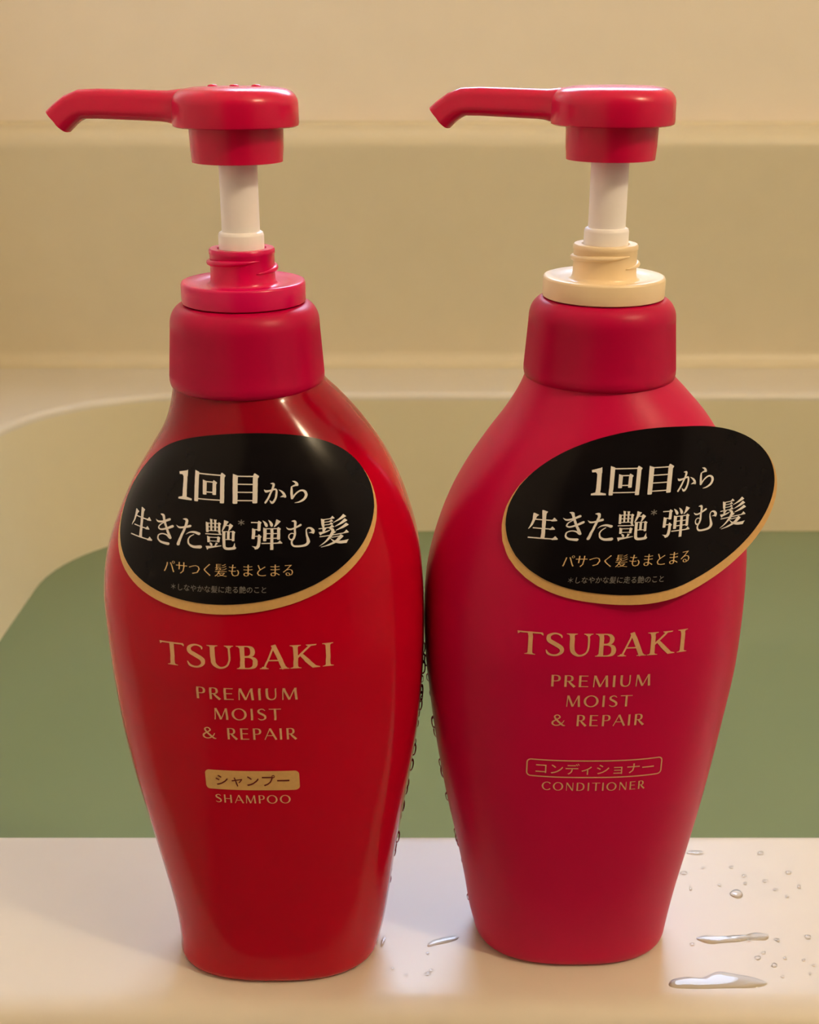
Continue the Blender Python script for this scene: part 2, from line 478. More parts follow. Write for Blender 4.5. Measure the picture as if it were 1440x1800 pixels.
G['mu'] = glyph([brush([(780, 335, 4), (830, 380, 32), (900, 385, 36), (1000, 345, 38), (1085, 300, 46)]),
                 brush([(890, 205, 8), (950, 208, 50), (972, 255, 52), (966, 400, 44), (966, 530, 46), (935, 610, 40), (880, 622, 30), (845, 572, 26), (850, 512, 24), (890, 482, 22), (935, 490, 18), (955, 520, 12)], round1=False),
                 brush([(960, 590, 30), (915, 650, 36), (908, 710, 38), (945, 768, 42), (1020, 785, 44), (1150, 778, 48), (1225, 750, 60), (1258, 690, 70), (1240, 600, 50), (1212, 500, 32), (1206, 430, 24), (1237, 383, 26), (1300, 388, 44), (1348, 440, 62), (1358, 485, 50)], round1=False),
                 poly((1382, 490), (1365, 522), (1310, 498), (1250, 490), (1310, 470), (1335, 440))], 778, 1385, 185, 810)
kami = [poly((212, 258), (222, 252), (330, 295), (330, 480), (340, 640), (280, 740), (280, 600), (240, 500)), thin(300, 297, 670, 285, 30, 100), thin(310, 397, 625, 390, 28, 88), thin(310, 500, 625, 495, 28, 88), thin(145, 620, 668, 602, 32, 100),
        poly((270, 600), (345, 600), (420, 615), (350, 710), (355, 760), (280, 760)), poly((145, 745), (340, 742), (530, 695), (530, 722), (400, 785), (262, 828), (215, 872), (185, 835)),
        brush([(488, 635, 6), (570, 665, 80), (625, 730, 100), (625, 800, 112), (570, 920, 105), (480, 1040, 75), (350, 1165, 45), (182, 1278, 8)], round1=False), poly((640, 775), (742, 790), (735, 815), (670, 855)),
        poly((965, 195), (985, 185), (1090, 280), (1050, 300), (900, 370), (640, 455), (635, 440), (790, 350), (900, 270)), poly((1020, 360), (1040, 350), (1140, 440), (1100, 460), (950, 535), (705, 605), (700, 590), (850, 500), (950, 425)), poly((1075, 530), (1095, 520), (1195, 605), (1160, 625), (1000, 695), (730, 755), (725, 740), (880, 660), (1000, 590)),
        thin(185, 922, 1188, 880, 34, 115), thin(590, 992, 900, 972, 28), poly((850, 985), (895, 925), (920, 922), (1020, 1000), (970, 1050), (870, 1140), (720, 1225), (520, 1290), (250, 1330), (240, 1315), (430, 1260), (620, 1180), (760, 1090)),
        brush([(555, 1020, 16), (640, 1110, 42), (760, 1178, 76), (920, 1212, 108), (1060, 1218, 112)], round1=False), poly((1050, 1160), (1205, 1148), (1165, 1200), (1130, 1280), (1050, 1274))]
G['kami'] = glyph(kami, 140, 1205, 180, 1330)

# Latin capitals, flared sans: cap height 1, y up.  name -> (strokes, advance)
TK, TN = 0.142, 0.066
def bowl(x, y0, y1, d, wt=TK, tn=TN):
    m = (y0 + y1) / 2; h = (y1 - y0) / 2
    return brush([(x, y1 - tn / 2, tn), (x + d * .55, y1 - tn / 2, tn), (x + d * .9, y1 - h * .4, wt * .85), (x + d, m, wt), (x + d * .9, y0 + h * .4, wt * .85), (x + d * .55, y0 + tn / 2, tn), (x, y0 + tn / 2, tn)], round1=False)
def ring(cx, cy, rx, ry, wt, tn, a0=0, a1=360, n=40):
    V, Fs = [], []
    for k in range(n + 1):
        a = rad(a0 + (a1 - a0) * k / n)
        w = tn + (wt - tn) * abs(math.cos(a)) ** 1.5
        for s in (0, 1):
            V.append((cx + (rx - s * w) * math.cos(a), cy + (ry - s * w) * math.sin(a)))
    for k in range(n):
        Fs += [(2 * k, 2 * k + 1, 2 * k + 3), (2 * k, 2 * k + 3, 2 * k + 2)]
    return V, Fs
S_STROKE = [(.54, .83, .05), (.42, .945, .075), (.27, .955, .085), (.12, .85, .125), (.13, .67, .155), (.32, .53, .165), (.50, .38, .155), (.53, .19, .125), (.40, .055, .09), (.22, .04, .08), (.05, .15, .05)]
LAT = {
    'I': ([bar(.12, 0, .12, 1, TK)], .36),
    'P': ([bar(.12, 0, .12, 1, TK), bowl(.12, .46, 1, .42)], .70),
    'R': ([bar(.12, 0, .12, 1, TK), bowl(.12, .46, 1, .40), brush([(.30, .50, .10), (.46, .27, .15), (.68, 0, .17)], round1=False)], .78),
    'E': ([bar(.12, 0, .12, 1, TK), bar(.1, .957, .60, .957, TN), bar(.1, .53, .56, .53, TN), bar(.1, .043, .63, .043, TN)], .76),
    'M': ([bar(.10, 0, .14, 1, TN), bar(.17, .98, .50, .02, TK), bar(.50, .04, .84, .98, TN), bar(.86, 1, .92, 0, TK)], 1.12),
    'U': ([brush([(.11, 1, TK), (.11, .42, TK), (.17, .15, .14), (.36, .045, .09), (.55, .13, .085), (.63, .40, .08), (.63, 1, .08)], round1=False)], .84),
    'O': ([ring(.50, .5, .50, .52, .155, .075)], 1.12),
    'S': ([brush(S_STROKE, round1=False)], .70),
    'T': ([bar(.40, 0, .40, 1, TK), bar(0, .957, .80, .957, TN)], .86),
    '&': ([brush([(.86, .50, .05), (.74, .26, .08), (.50, .06, .09), (.26, .03, .09), (.08, .16, .12), (.11, .37, .12), (.38, .58, .09), (.56, .76, .10), (.48, .93, .08), (.33, .96, .08), (.20, .84, .11), (.27, .63, .13), (.52, .32, .14), (.78, .06, .12), (.94, .02, .06)], round1=False)], 1.06),
    'A': ([bar(.03, 0, .41, 1, TN), bar(.40, 1, .80, 0, TK), bar(.16, .36, .66, .36, TN)], .90),
    'H': ([bar(.12, 0, .12, 1, TK), bar(.70, 0, .70, 1, TK), bar(.1, .52, .72, .52, TN)], .94),
    'N': ([bar(.11, 0, .11, 1, TN), bar(.13, .97, .70, .03, TK), bar(.72, 0, .72, 1, TN)], .94),
    'C': ([ring(.50, .5, .50, .52, .155, .075, 42, 318)], .98),
    'D': ([bar(.12, 0, .12, 1, TK), brush([(.12, .957, TN), (.40, .95, TN), (.66, .80, .13), (.74, .50, TK), (.66, .20, .13), (.40, .05, TN), (.12, .043, TN)], round1=False)], .98),
    ' ': ([], .42)}

# serif capitals of the large word
def serif(x, y, w, h=.045):
    s = 1 if y < .5 else -1
    return poly((x - w, y), (x + w, y), (x + w, y + s * h * .55), (x + w * .55, y + s * h * 1.1), (x + w * .42, y + s * h * 2.2), (x - w * .42, y + s * h * 2.2), (x - w * .55, y + s * h * 1.1), (x - w, y + s * h * .55))
SK, SN = .165, .055
def vstem(x, w=SK):
    return brush([(x, 0, w), (x, .5, w * .92), (x, 1, w)], round1=False)
SER = {
    'T': ([vstem(.42), serif(.42, 0, .19), bar(.0, .965, .84, .965, .06), poly((0, 1.0), (.06, .935), (.03, .90), (-.02, .87), (-.035, .99)), poly((.84, 1.0), (.78, .935), (.82, .90), (.865, .86), (.875, .94))], .90),
    'S': ([brush([(.56, .80, .03), (.55, .90, .07), (.42, .975, .06), (.27, .97, .08), (.12, .86, .13), (.13, .68, .165), (.34, .53, .175), (.55, .37, .165), (.58, .19, .13), (.44, .05, .085), (.26, .03, .075), (.11, .10, .09), (.035, .26, .03)], round1=False)], .72),
    'U': ([brush([(.17, 1, SK), (.17, .45, SK), (.23, .18, .15), (.42, .035, .09), (.64, .12, .07), (.74, .38, .065), (.74, 1, .075)], round1=False), serif(.17, 1, .19), serif(.74, 1, .16)], .98),
    'B': ([vstem(.17), serif(.14, 0, .17), serif(.14, 1, .17), bowl(.17, .52, 1.0, .36, .16, .055), bowl(.17, 0, .545, .44, .165, .06)], .76),
    'A': ([bar(.10, 0, .46, 1.0, .065), bar(.44, 1.03, .80, 0, SK), serif(.11, 0, .15), serif(.80, 0, .17), bar(.22, .37, .62, .37, .055)], .98),
    'K': ([vstem(.17), serif(.17, 0, .19), serif(.17, 1, .19), bar(.22, .47, .68, .97, .075), poly((.52, 1), (.90, 1), (.87, .955), (.66, .93), (.56, .955)), brush([(.36, .58, .13), (.58, .30, .16), (.80, .04, .15)], round1=False), poly((.72, 0.08), (.82, .10), (1.0, .03), (1.0, 0), (.74, -.01))], 1.04),
    'I': ([vstem(.2), serif(.2, 0, .19), serif(.2, 1, .19)], .40)}

def set_line(table, text, gap=0.0):
    V, Fs, x = [], [], 0.0
    for ch in text:
        strokes, adv = table[ch]
        if strokes:
            v, f = join(*strokes)
            b = len(V)
            V += [(a + x, c) for a, c in v]
            Fs += [tuple(i + b for i in q) for q in f]
        x += adv + gap
    return V, Fs

def font_line(text, thin_y=0.0, spacing=1.0):
    """built-in font; returns glyph triangles.  thin_y > 0 thins the horizontal strokes"""
    c = bpy.data.curves.new('text', 'FONT')
    c.body = text
    c.space_character = spacing
    c.resolution_u = 2
    o = bpy.data.objects.new('text', c)
    scene.collection.objects.link(o)
    bpy.context.view_layer.update()
    me = bpy.data.meshes.new_from_object(o.evaluated_get(bpy.context.evaluated_depsgraph_get()))
    bm = bmesh.new()
    bm.from_mesh(me)
    bmesh.ops.remove_doubles(bm, verts=bm.verts, dist=1e-5)
    bmesh.ops.triangulate(bm, faces=bm.faces)
    bm.verts.ensure_lookup_table()
    bm.verts.index_update()
    P = np.array([(v.co.x, v.co.y) for v in bm.verts])
    if thin_y:
        off = np.zeros_like(P)
        for e in bm.edges:
            if len(e.link_faces) != 1: continue
            a, b = e.verts
            d = np.array([b.co.x - a.co.x, b.co.y - a.co.y]); l = np.linalg.norm(d)
            if l < 1e-9: continue
            n = np.array([-d[1], d[0]]) / l
            fc = e.link_faces[0].calc_center_median()
            mid = np.array([(a.co.x + b.co.x) / 2, (a.co.y + b.co.y) / 2])
            if np.dot(n, np.array([fc.x, fc.y]) - mid) < 0: n = -n
            for vtx in (a, b): off[vtx.index] += n * l / (l + .02)
        for i in range(len(P)):
            m = np.linalg.norm(off[i])
            if m > 1e-6: P[i, 1] += off[i, 1] / m * thin_y
            if m > 1e-6: P[i, 0] -= off[i, 0] / m * thin_y * .25
    Fs = [tuple(v.index for v in fc.verts) for fc in bm.faces]
    bm.free()
    bpy.data.objects.remove(o)
    bpy.data.curves.remove(c)
    bpy.data.meshes.remove(me)
    return [tuple(p) for p in P], Fs

def place(shape, x0, x1, y0, y1):
    """stretch a 2D shape to the given box"""
    V, Fs = shape
    A = np.array(V)
    lo, hi = A.min(0), A.max(0)
    A = (A - lo) / (hi - lo)
    return [(x0 + a * (x1 - x0), y0 + b * (y1 - y0)) for a, b in A], Fs

def subdivide(shape, limit):
    V, Fs = list(shape[0]), list(shape[1])
    for _ in range(6):
        mid, out, did = {}, [], False
        def m(a, b):
            nonlocal did
            k = (min(a, b), max(a, b))
            if k in mid: return mid[k]
            if math.dist(V[a], V[b]) > limit:
                V.append(((V[a][0] + V[b][0]) / 2, (V[a][1] + V[b][1]) / 2))
                mid[k] = len(V) - 1
                did = True
                return mid[k]
            mid[k] = None
            return None
        for a, b, c in Fs:
            p, q, r = m(a, b), m(b, c), m(c, a)
            n = (p is not None) + (q is not None) + (r is not None)
            if n == 0: out.append((a, b, c))
            elif n == 3: out += [(a, p, r), (p, b, q), (r, q, c), (p, q, r)]
            else:
                ring_ = [a] + ([p] if p is not None else []) + [b] + ([q] if q is not None else []) + [c] + ([r] if r is not None else [])
                # start the fan at a midpoint so no sliver repeats
                st = next(i for i, x in enumerate(ring_) if x in (p, q, r) and x is not None)
                ring_ = ring_[st:] + ring_[:st]
                out += [(ring_[0], ring_[i], ring_[i + 1]) for i in range(1, len(ring_) - 1)]
        Fs = out
        if not did: break
    return V, Fs

# ------------------------------------------------------------------ bottle body surface (mm, local to the bottle's base centre)
ZK = np.array([0, 3, 10, 20, 35, 50, 65, 80, 95, 110, 122, 134, 144, 153, 161, 168, 174, 179, 184.])
LEFT_XL = np.array([-28.6, -28.0, -28.0, -29.0, -31.5, -34.2, -37.0, -39.2, -40.5, -41.2, -41.2, -39.1, -35.3, -30.9, -25.8, -21.7, -19.9, -19.2, -18.6])
LEFT_XR = np.array([32.4, 32.9, 34.4, 36.0, 38.0, 40.4, 42.9, 44.9, 46.0, 46.3, 45.9, 44.6, 42.0, 38.6, 34.3, 29.4, 24.2, 19.4, 18.0])
RIGHT_XL = np.array([-29.6, -30.2, -31.9, -33.5, -36.3, -39.4, -42.0, -44.1, -45.7, -46.2, -45.4, -42.6, -38.9, -34.2, -29.1, -24.3, -21.0, -19.2, -18.6])
RIGHT_XR = np.array([28.8, 29.1, 29.9, 31.3, 33.9, 36.4, 38.6, 40.6, 42.4, 43.0, 43.0, 42.1, 39.9, 37.1, 33.5, 28.8, 23.4, 18.9, 18.0])

def hermite(z, v):
    m = np.gradient(v, ZK)
    i = np.clip(np.searchsorted(ZK, z) - 1, 0, len(ZK) - 2)
    h = ZK[i + 1] - ZK[i]; t = (z - ZK[i]) / h
    return (2*t**3-3*t**2+1)*v[i]+(t**3-2*t**2+t)*h*m[i]+(-2*t**3+3*t**2)*v[i+1]+(t**3-t**2)*h*m[i+1]

class Body:
    def __init__(self, xl, xr):
        self.xl, self.xr = xl, xr
        self.b = np.interp(ZK, [0, 20, 60, 110, 140, 160, 168, 174, 179, 184], [21, 23.5, 28.5, 32, 30.5, 26.6, 23.4, 20.6, 18.6, 17.8])
        # table of the front surface over (arc length s from the middle line, z)
        self.zs = np.arange(4, 180.01, 0.5)
        self.ss = np.arange(-62, 62.01, 0.5)
        self.tab = np.zeros((len(self.zs), len(self.ss), 3))
        t = np.linspace(math.pi * .9, math.pi * 2.1, 2001)
        for k, z in enumerate(self.zs):
            P = self.ring(z, t)
            d = np.hypot(np.diff(P[:, 0]), np.diff(P[:, 1]))
            s = np.concatenate([[0], np.cumsum(d)])
            front = (t > math.pi) & (t < 2 * math.pi)
            j = np.argmin(np.where(front, np.abs(P[:, 0]), 1e9))
            s -= s[j]
            self.tab[k, :, 0] = np.interp(self.ss, s, P[:, 0])
            self.tab[k, :, 1] = np.interp(self.ss, s, P[:, 1])
            self.tab[k, :, 2] = z
        ds = np.gradient(self.tab, axis=1); dz = np.gradient(self.tab, axis=0)
        n = np.cross(ds, dz)
        self.nrm = n / np.maximum(np.linalg.norm(n, axis=2, keepdims=True), 1e-9)
    def ring(self, z, t):
        z = np.asarray(z, float)
        a = (hermite(z, self.xr) - hermite(z, self.xl)) / 2
        c = (hermite(z, self.xr) + hermite(z, self.xl)) / 2
        b = hermite(z, self.b)
        n = np.interp(z, [0, 150, 178, 190], [2.5, 2.4, 2.0, 2.0])
        e = 2 / n
        ct, st = np.cos(t), np.sin(t)
        return np.stack([c + a * np.sign(ct) * np.abs(ct) ** e, b * np.sign(st) * np.abs(st) ** e, np.full_like(t, float(z))], 1)
    def at(self, s, z, off=0.0):
        fs = np.clip((np.asarray(s) + 62) / 0.5, 0, len(self.ss) - 1.001); fz = np.clip((np.asarray(z) - 4) / 0.5, 0, len(self.zs) - 1.001)
        i = fz.astype(int); j = fs.astype(int); u = (fz - i)[..., None]; w = (fs - j)[..., None]
        def g(T): return (T[i, j] * (1 - u) + T[i + 1, j] * u) * (1 - w) + (T[i, j + 1] * (1 - u) + T[i + 1, j + 1] * u) * w
        return g(self.tab) + g(self.nrm) * off

def body_mesh(name, B, mat, parent):
    t = np.linspace(0, 2 * math.pi, 160, endpoint=False)
    loops = []
    for z, ins in ((0.0, 6.0), (0.0, 3.0), (0.35, 1.6), (1.0, 0.7), (2.0, 0.2), (3.2, 0.0)):
        P = B.ring(z, t)
        r = np.hypot(P[:, 0], P[:, 1])[:, None]
        P[:, :2] *= (1 - ins / r)
        loops.append([tuple(p) for p in P])
    for z in np.linspace(5, 183, 84):
        loops.append([tuple(p) for p in B.ring(z, t)])
    v, f = loft(loops, cap0=True, cap1=True)
    return fix_normals(mesh_obj(name, v, f, mat, parent))

def print_on(name, shape, fn, mat, parent, limit=1.2):
    V, Fs = subdivide(shape, limit)
    A = np.array(V)
    P = fn(A[:, 0], A[:, 1])
    o = mesh_obj(name, [tuple(p) for p in P], Fs, mat, parent, smooth=False)
    # every triangle faces outwards (towards -y of the bottle)
    bm = bmesh.new(); bm.from_mesh(o.data)
    flip = [fc for fc in bm.faces if fc.normal.y > 0]
    bmesh.ops.reverse_faces(bm, faces=flip)
    bm.to_mesh(o.data); bm.free()
    return o

def rounded_rect2d(x0, x1, y0, y1, r, seg=6):
    pts = []
    for cx, cy, a0 in ((x1 - r, y0 + r, -90), (x1 - r, y1 - r, 0), (x0 + r, y1 - r, 90), (x0 + r, y0 + r, 180)):
        for k in range(seg + 1):
            a = rad(a0 + 90 * k / seg)
            pts.append((cx + r * math.cos(a), cy + r * math.sin(a)))
    return pts

def frame2d(x0, x1, y0, y1, r, w):
    def dense(p):
        out = []
        for i in range(len(p)):
            a, b = p[i], p[(i + 1) % len(p)]
            for t in np.linspace(0, 1, 8, endpoint=False): out.append((a[0] + (b[0] - a[0]) * t, a[1] + (b[1] - a[1]) * t))
        return out
    o = dense(rounded_rect2d(x0, x1, y0, y1, r)); i = dense(rounded_rect2d(x0 + w, x1 - w, y0 + w, y1 - w, r - w))
    n = len(o)
    Fs = []
    for k in range(n):
        j = (k + 1) % n
        Fs += [(k, j, n + j), (k, n + j, n + k)]
    return o + i, Fs

def disc2d(cx, cy, rx, ry, rings=16, seg=96, phi=0.0):
    V = [(cx, cy)]
    Fs = []
    for i in range(1, rings + 1):
        for k in range(seg):
            a = 2 * math.pi * k / seg
            u, w = rx * i / rings * math.cos(a), ry * i / rings * math.sin(a)
            V.append((cx + u * math.cos(phi) - w * math.sin(phi), cy + u * math.sin(phi) + w * math.cos(phi)))
    for k in range(seg):
        Fs.append((0, 1 + k, 1 + (k + 1) % seg))
    for i in range(1, rings):
        for k in range(seg):
            a = 1 + (i - 1) * seg + k; b = 1 + (i - 1) * seg + (k + 1) % seg
            Fs += [(a, a + seg, b + seg), (a, b + seg, b)]
    return V, Fs

def tube(path, radii, seg=12, cap=True):
    P = np.array(path, float)
    D = np.gradient(P, axis=0); D /= np.linalg.norm(D, axis=1, keepdims=True)
    loops = []
    for p, d, r in zip(P, D, radii):
        up = np.array([0, 0, 1.0])
        n = np.cross(d, up); n /= np.linalg.norm(n); b = np.cross(n, d)
        loops.append([tuple(p + r * (math.cos(2 * math.pi * k / seg) * n + math.sin(2 * math.pi * k / seg) * b)) for k in range(seg)])
    return loft(loops, cap0=cap, cap1=cap)

# ------------------------------------------------------------------ sticker wording, local sticker coordinates (u right, v up, mm)
def sticker_text():
    big = []
    r1, h1 = 6.4, 7.6                        # first row: baseline and character height
    for g, a, b, lo, hi in (('one', -15.4, -11.4, .02, .97), ('kai', -10.8, -2.9, 0, 1), ('moku', -1.1, 5.3, 0, 1), ('ka', 6.6, 12.0, 0, .70), ('ra', 13.0, 17.2, .0, .73)):
        big.append(place(G[g], a, b, r1 + h1 * lo, r1 + h1 * hi))
    r2, h2 = -5.4, 7.8
    for g, a, b, lo, hi in (('sei', -29.9, -22.2, .02, 1.0), ('ki', -21.4, -16.0, 0, .98), ('ta', -15.3, -8.5, .0, .95), ('tsuya', -7.7, .1, -.02, 1.0), ('dan', 3.6, 11.4, 0, 1), ('mu', 12.2, 19.2, .06, .96), ('kami', 20.2, 28.0, 0, 1)):
        big.append(place(G[g], a, b, r2 + h2 * lo, r2 + h2 * hi))
    gold = place(font_line('パサつく髪もまとまる', 0.016), -18.6, 14.2, -12.6, -9.2)
    small = join(place(G['ast'], .4, 2.0, .9, 2.4), place(font_line('＊しなやかな髪に走る艶のこと'), -16.6, 7.6, -17.1, -15.2))
    return join(*big), gold, small
BIG, GOLDLINE, SMALL = sticker_text()

BR_LINE = set_line(SER, 'TSUBAKI', 0.04)
def latin(text, gap=0.10): return set_line(LAT, text, gap)

# ------------------------------------------------------------------ a pump bottle
def make_bottle(name, loc, B, body_mat, neck_mat, label, spout_turn, variant):
    root = tag(empty(name, loc), label, 'bottle')
    body = body_mesh('body', B, body_mat, root)
    ds = 0.25 if variant == 'shampoo' else 0.3
    on = lambda s, z: B.at(s + ds, z, 0.10)
    print_on('brand_lettering', place(BR_LINE, -22.6, 22.6, 110.0, 117.0), on, 'gold_ink', body)
    print_on('range_lettering', join(place(latin('PREMIUM'), -13.3, 13.0, 100.7, 104.5), place(latin('MOIST'), -9.0, 8.5, 94.6, 98.3), place(latin('& REPAIR'), -12.6, 12.4, 88.4, 92.2)), on, 'gold_ink', body)
    if variant == 'shampoo':
        bd = print_on('type_badge', tri_poly(rounded_rect2d(-12.8, 12.5, 72.4, 78.6, 1.2)), on, 'gold', body, limit=1.0)
        bd['label'] = 'solid gold rounded badge with dark red lettering'
        print_on('type_lettering', place(font_line('シャンプー', -0.010), -10.0, 9.8, 73.6, 77.4), lambda s, z: B.at(s + ds, z, 0.22), 'ink_red', body)
        print_on('kind_lettering', place(latin('SHAMPOO'), -10.4, 9.9, 68.0, 70.8), on, 'gold_ink', body)
    else:
        bd = print_on('type_badge', frame2d(-18.8, 18.8, 71.7, 77.5, 1.3, 0.36), on, 'gold_ink', body, limit=1.0)
        bd['label'] = 'thin gold rounded outline around gold lettering'
        print_on('type_lettering', place(font_line('コンディショナー', -0.004), -16.2, 16.4, 72.8, 76.4), on, 'gold_ink', body)
        print_on('kind_lettering', place(latin('CONDITIONER'), -14.3, 14.3, 67.3, 70.2), on, 'gold_ink', body)
    # sticker
    if variant == 'shampoo':
        S0, Z0, SH = -1.1, 147.6, 0.04
        def stick(off):
            return lambda u, w: B.at(u + S0 + SH * w, Z0 + w * 0.96, off)
    else:
        S0, Z0, SH = 10.0, 147.6, 0.10
        rc, rs = math.cos(rad(1.8)), math.sin(rad(1.8))
        lean = rad(11)
        ref_s = np.arange(-62, 100, 0.5)
        base = B.at(np.clip(ref_s, -62, 20), np.full_like(ref_s, 141.0))
        d = B.at(np.array([20.0]), np.array([141.0]))[0] - B.at(np.array([19.0]), np.array([141.0]))[0]
        d = d / np.linalg.norm(d)
        d = np.array([d[0], d[1] * 1.3, 0]); d /= np.linalg.norm(d)
        ext = np.maximum(ref_s - 20, 0)[:, None] * d[None]
        base = base + ext
        def stick(off):
            def fn(u, w):
                u, w = u * rc - w * rs, u * rs + w * rc
                s = u + S0 + SH * w
                z = Z0 + w * 0.96
                a = B.at(np.clip(s, -62, 34), z, off)
                c = np.stack([np.interp(s, ref_s, base[:, k]) for k in range(3)], -1)
                c[..., 2] = z
                c[..., 1] += (z - 141.0) * math.tan(lean) - off - 0.5
                wgt = np.clip((s + 6) / 26.0, 0, 1)[..., None]
                wgt = wgt * wgt * (3 - 2 * wgt)
                return a * (1 - wgt) + c * wgt
            return fn
    V, Fs = disc2d(0, 0, 37.2, 23.1, 18, 96, rad(6))
    A = np.array(V); front = stick(0.42)(A[:, 0], A[:, 1]); back = stick(0.22)(A[:, 0], A[:, 1])
    n = len(V); seg = 96; e0 = n - seg
    faces = [q for q in Fs] + [(c + n, b + n, a + n) for a, b, c in Fs] + [(e0 + k, e0 + (k + 1) % seg, n + e0 + (k + 1) % seg, n + e0 + k) for k in range(seg)]
    st = auto_sharp(fix_normals(mesh_obj('sticker', [tuple(p) for p in np.vstack([front, back])], faces, 'gold', root)), 50)
    st['label'] = 'oval gold-edged black sticker with white and gold lettering'
    print_on('black_panel', disc2d(0.0, 1.5, 36.2, 21.75, 18, 96, rad(6)), stick(0.62), 'black', st, limit=50).data.polygons.foreach_set('use_smooth', [True] * (96 + 17 * 192))
    TX = (lambda g: (lambda u, w: g(u + 0.5, w))) if variant == 'shampoo' else (lambda g: g)
    TX2 = TX if variant == 'shampoo' else (lambda g: (lambda u, w: g(np.where(w < -5, u - 2.0, u), w)))
    print_on('large_lettering', BIG, TX(stick(0.74)), 'ink_white', st)
    print_on('gold_lettering', GOLDLINE, TX2(stick(0.74)), 'gold_print', st)
    print_on('small_lettering', SMALL, TX2(stick(0.74)), 'ink_grey', st)

    # water drops clinging to the flanks
    rng = random.Random(3 if variant == 'shampoo' else 8)
    DV, DF = [], []
    spans = ((0.02, 20, 100, 34), (math.pi + .02, 15, 95, 14)) if variant == 'shampoo' else ((math.pi + .04, 12, 95, 14), (0.05, 120, 165, 5))
    for t0, za, zb, cnt in spans:
        for k in range(cnt):
            z = za + (zb - za) * (k + rng.uniform(.1, .9)) / cnt
            t = t0 + rng.uniform(-.12, .12)
            p, q = B.ring(z, np.array([t, t + .01]))
            p2 = B.ring(z + 1, np.array([t]))[0]
            e1 = (q - p) / np.linalg.norm(q - p); e2 = p2 - p; e2 /= np.linalg.norm(e2)
            nn = np.cross(e1, e2)
            r = rng.uniform(.8, 1.7)
            lps = []
            for u, h in ((1, -.05), (.9, .22), (.65, .4), (.3, .48)):
                lps.append([tuple(p + r * u * (math.cos(m * math.pi / 5) * e1 + 1.35 * math.sin(m * math.pi / 5) * e2) + nn * r * h) for m in range(10)])
            vv, ff = loft(lps, cap1=True)
            DV, DF = join((DV, DF), (vv, ff))
    tag(mesh_obj('water_drops', DV, DF, 'drop', root), kind='stuff')

    # ribbed screw cap
    prof = [(17.0, 178.0), (18.9, 177.3), (19.8, 177.8), (20.05, 178.9), (20.05, 180.2)]
    prof += [(20.05 - 0.9 * (z - 180) / 12, z) for z in (180.6, 184, 188, 192)]
    prof += [(19.1 - 3.9 * (1 - math.cos(a)), 193.2 + 5.2 * math.sin(a)) for a in np.linspace(0.08, math.pi / 2, 10)] + [(14.0, 198.5), (9.0, 198.5)]
    seg = 360
    loops = []
    for r, z in prof:
        ribbed = 180.4 < z < 192.2
        loops.append([((r - (0.14 if ribbed and k % 2 else 0)) * math.cos(2 * math.pi * k / seg), (r - (0.14 if ribbed and k % 2 else 0)) * math.sin(2 * math.pi * k / seg), z) for k in range(seg)])
    v, f = loft(loops, cap0=True, cap1=True)
    cap = auto_sharp(fix_normals(mesh_obj('screw_cap', v, f, 'red_cap', root)), 60)

    # neck: collar disc, threaded neck
    prof = [(9, 198.5), (15.1, 198.5), (15.7, 198.8), (15.75, 199.2), (15.75, 203.3), (15.5, 203.85), (15.0, 204.0), (12.0, 203.5), (9.4, 203.0), (8.6, 203.3), (8.25, 204.2), (8.15, 206), (8.15, 210.6), (8.3, 210.8), (8.3, 211.7), (8.0, 212.1), (6.2, 212.1), (6.0, 211.7), (6.0, 205.0)]
    v, f = loft(lathe(prof, 96), cap0=True, cap1=True)
    neck = auto_sharp(fix_normals(mesh_obj('neck_collar', v, f, neck_mat, root)), 50)
    if variant == 'conditioner':
        neck['label'] = 'cream plastic collar and threaded neck'
    pth, rr = [], []
    for k in range(80):                       # one turn, climbing from the right of the front round the back
        q = k / 79
        a = rad(-58 + 366 * q)
        pth.append((8.3 * math.cos(a), 8.3 * math.sin(a), 206.6 + 3.1 * q))
        rr.append(0.74 * min(1, 0.2 + 6 * q, 0.2 + 6 * (1 - q)))
    v, f = tube(pth, rr, 10)
    fix_normals(mesh_obj('screw_thread', v, f, neck_mat, neck))

    # white stem
    v, f = loft(lathe([(4.75, 214.0), (4.75, 235.0), (4.3, 236)], 64), cap0=True, cap1=True)
    stem = auto_sharp(fix_normals(mesh_obj('pump_stem', v, f, 'white', root)), 50)
    v, f = loft(lathe([(5.7, 206.0), (5.7, 215.2), (5.5, 215.9), (5.0, 216.2), (4.5, 216.2)], 64), cap0=True, cap1=True)
    auto_sharp(fix_normals(mesh_obj('stem_sleeve', v, f, 'white', stem)), 50)

    # pump head: skirt, wide rounded button
    prof = [(6, 234.0), (10.6, 232.9), (11.1, 233.0), (11.35, 236), (11.5, 241.2), (14.6, 241.2), (15.2, 241.5), (15.35, 242.2), (15.3, 246.0)]
    prof += [(11.3 + 4.0 * math.cos(a), 246.4 + 3.7 * math.sin(a)) for a in np.linspace(0.08, math.pi / 2 * .93, 10)]
    prof += [(10.2, 250.35), (6.0, 250.5), (1.5, 250.5)]
    v, f = loft(lathe(prof, 96), cap0=True, cap1=True)
    head = auto_sharp(fix_normals(mesh_obj('pump_head', v, f, 'red_head', root)), 50)
    head.rotation_euler[2] = rad(spout_turn)
    # spout: bent tapering tube cut across at its end, pointing along local -x
    path = [(-10.0, 245.5, 5.6, 4.5), (-13.5, 245.6, 5.6, 4.3), (-15.0, 245.7, 5.0, 4.05), (-16.6, 245.8, 4.4, 3.75), (-18.5, 245.9, 4.1, 3.65), (-26, 246.1, 4.0, 3.6), (-34, 246.3, 3.9, 3.55), (-38.6, 246.2, 3.85, 3.5), (-41.2, 245.2, 3.8, 3.5), (-43.4, 243.7, 3.75, 3.55), (-45.2, 242.1, 3.7, 3.6)]
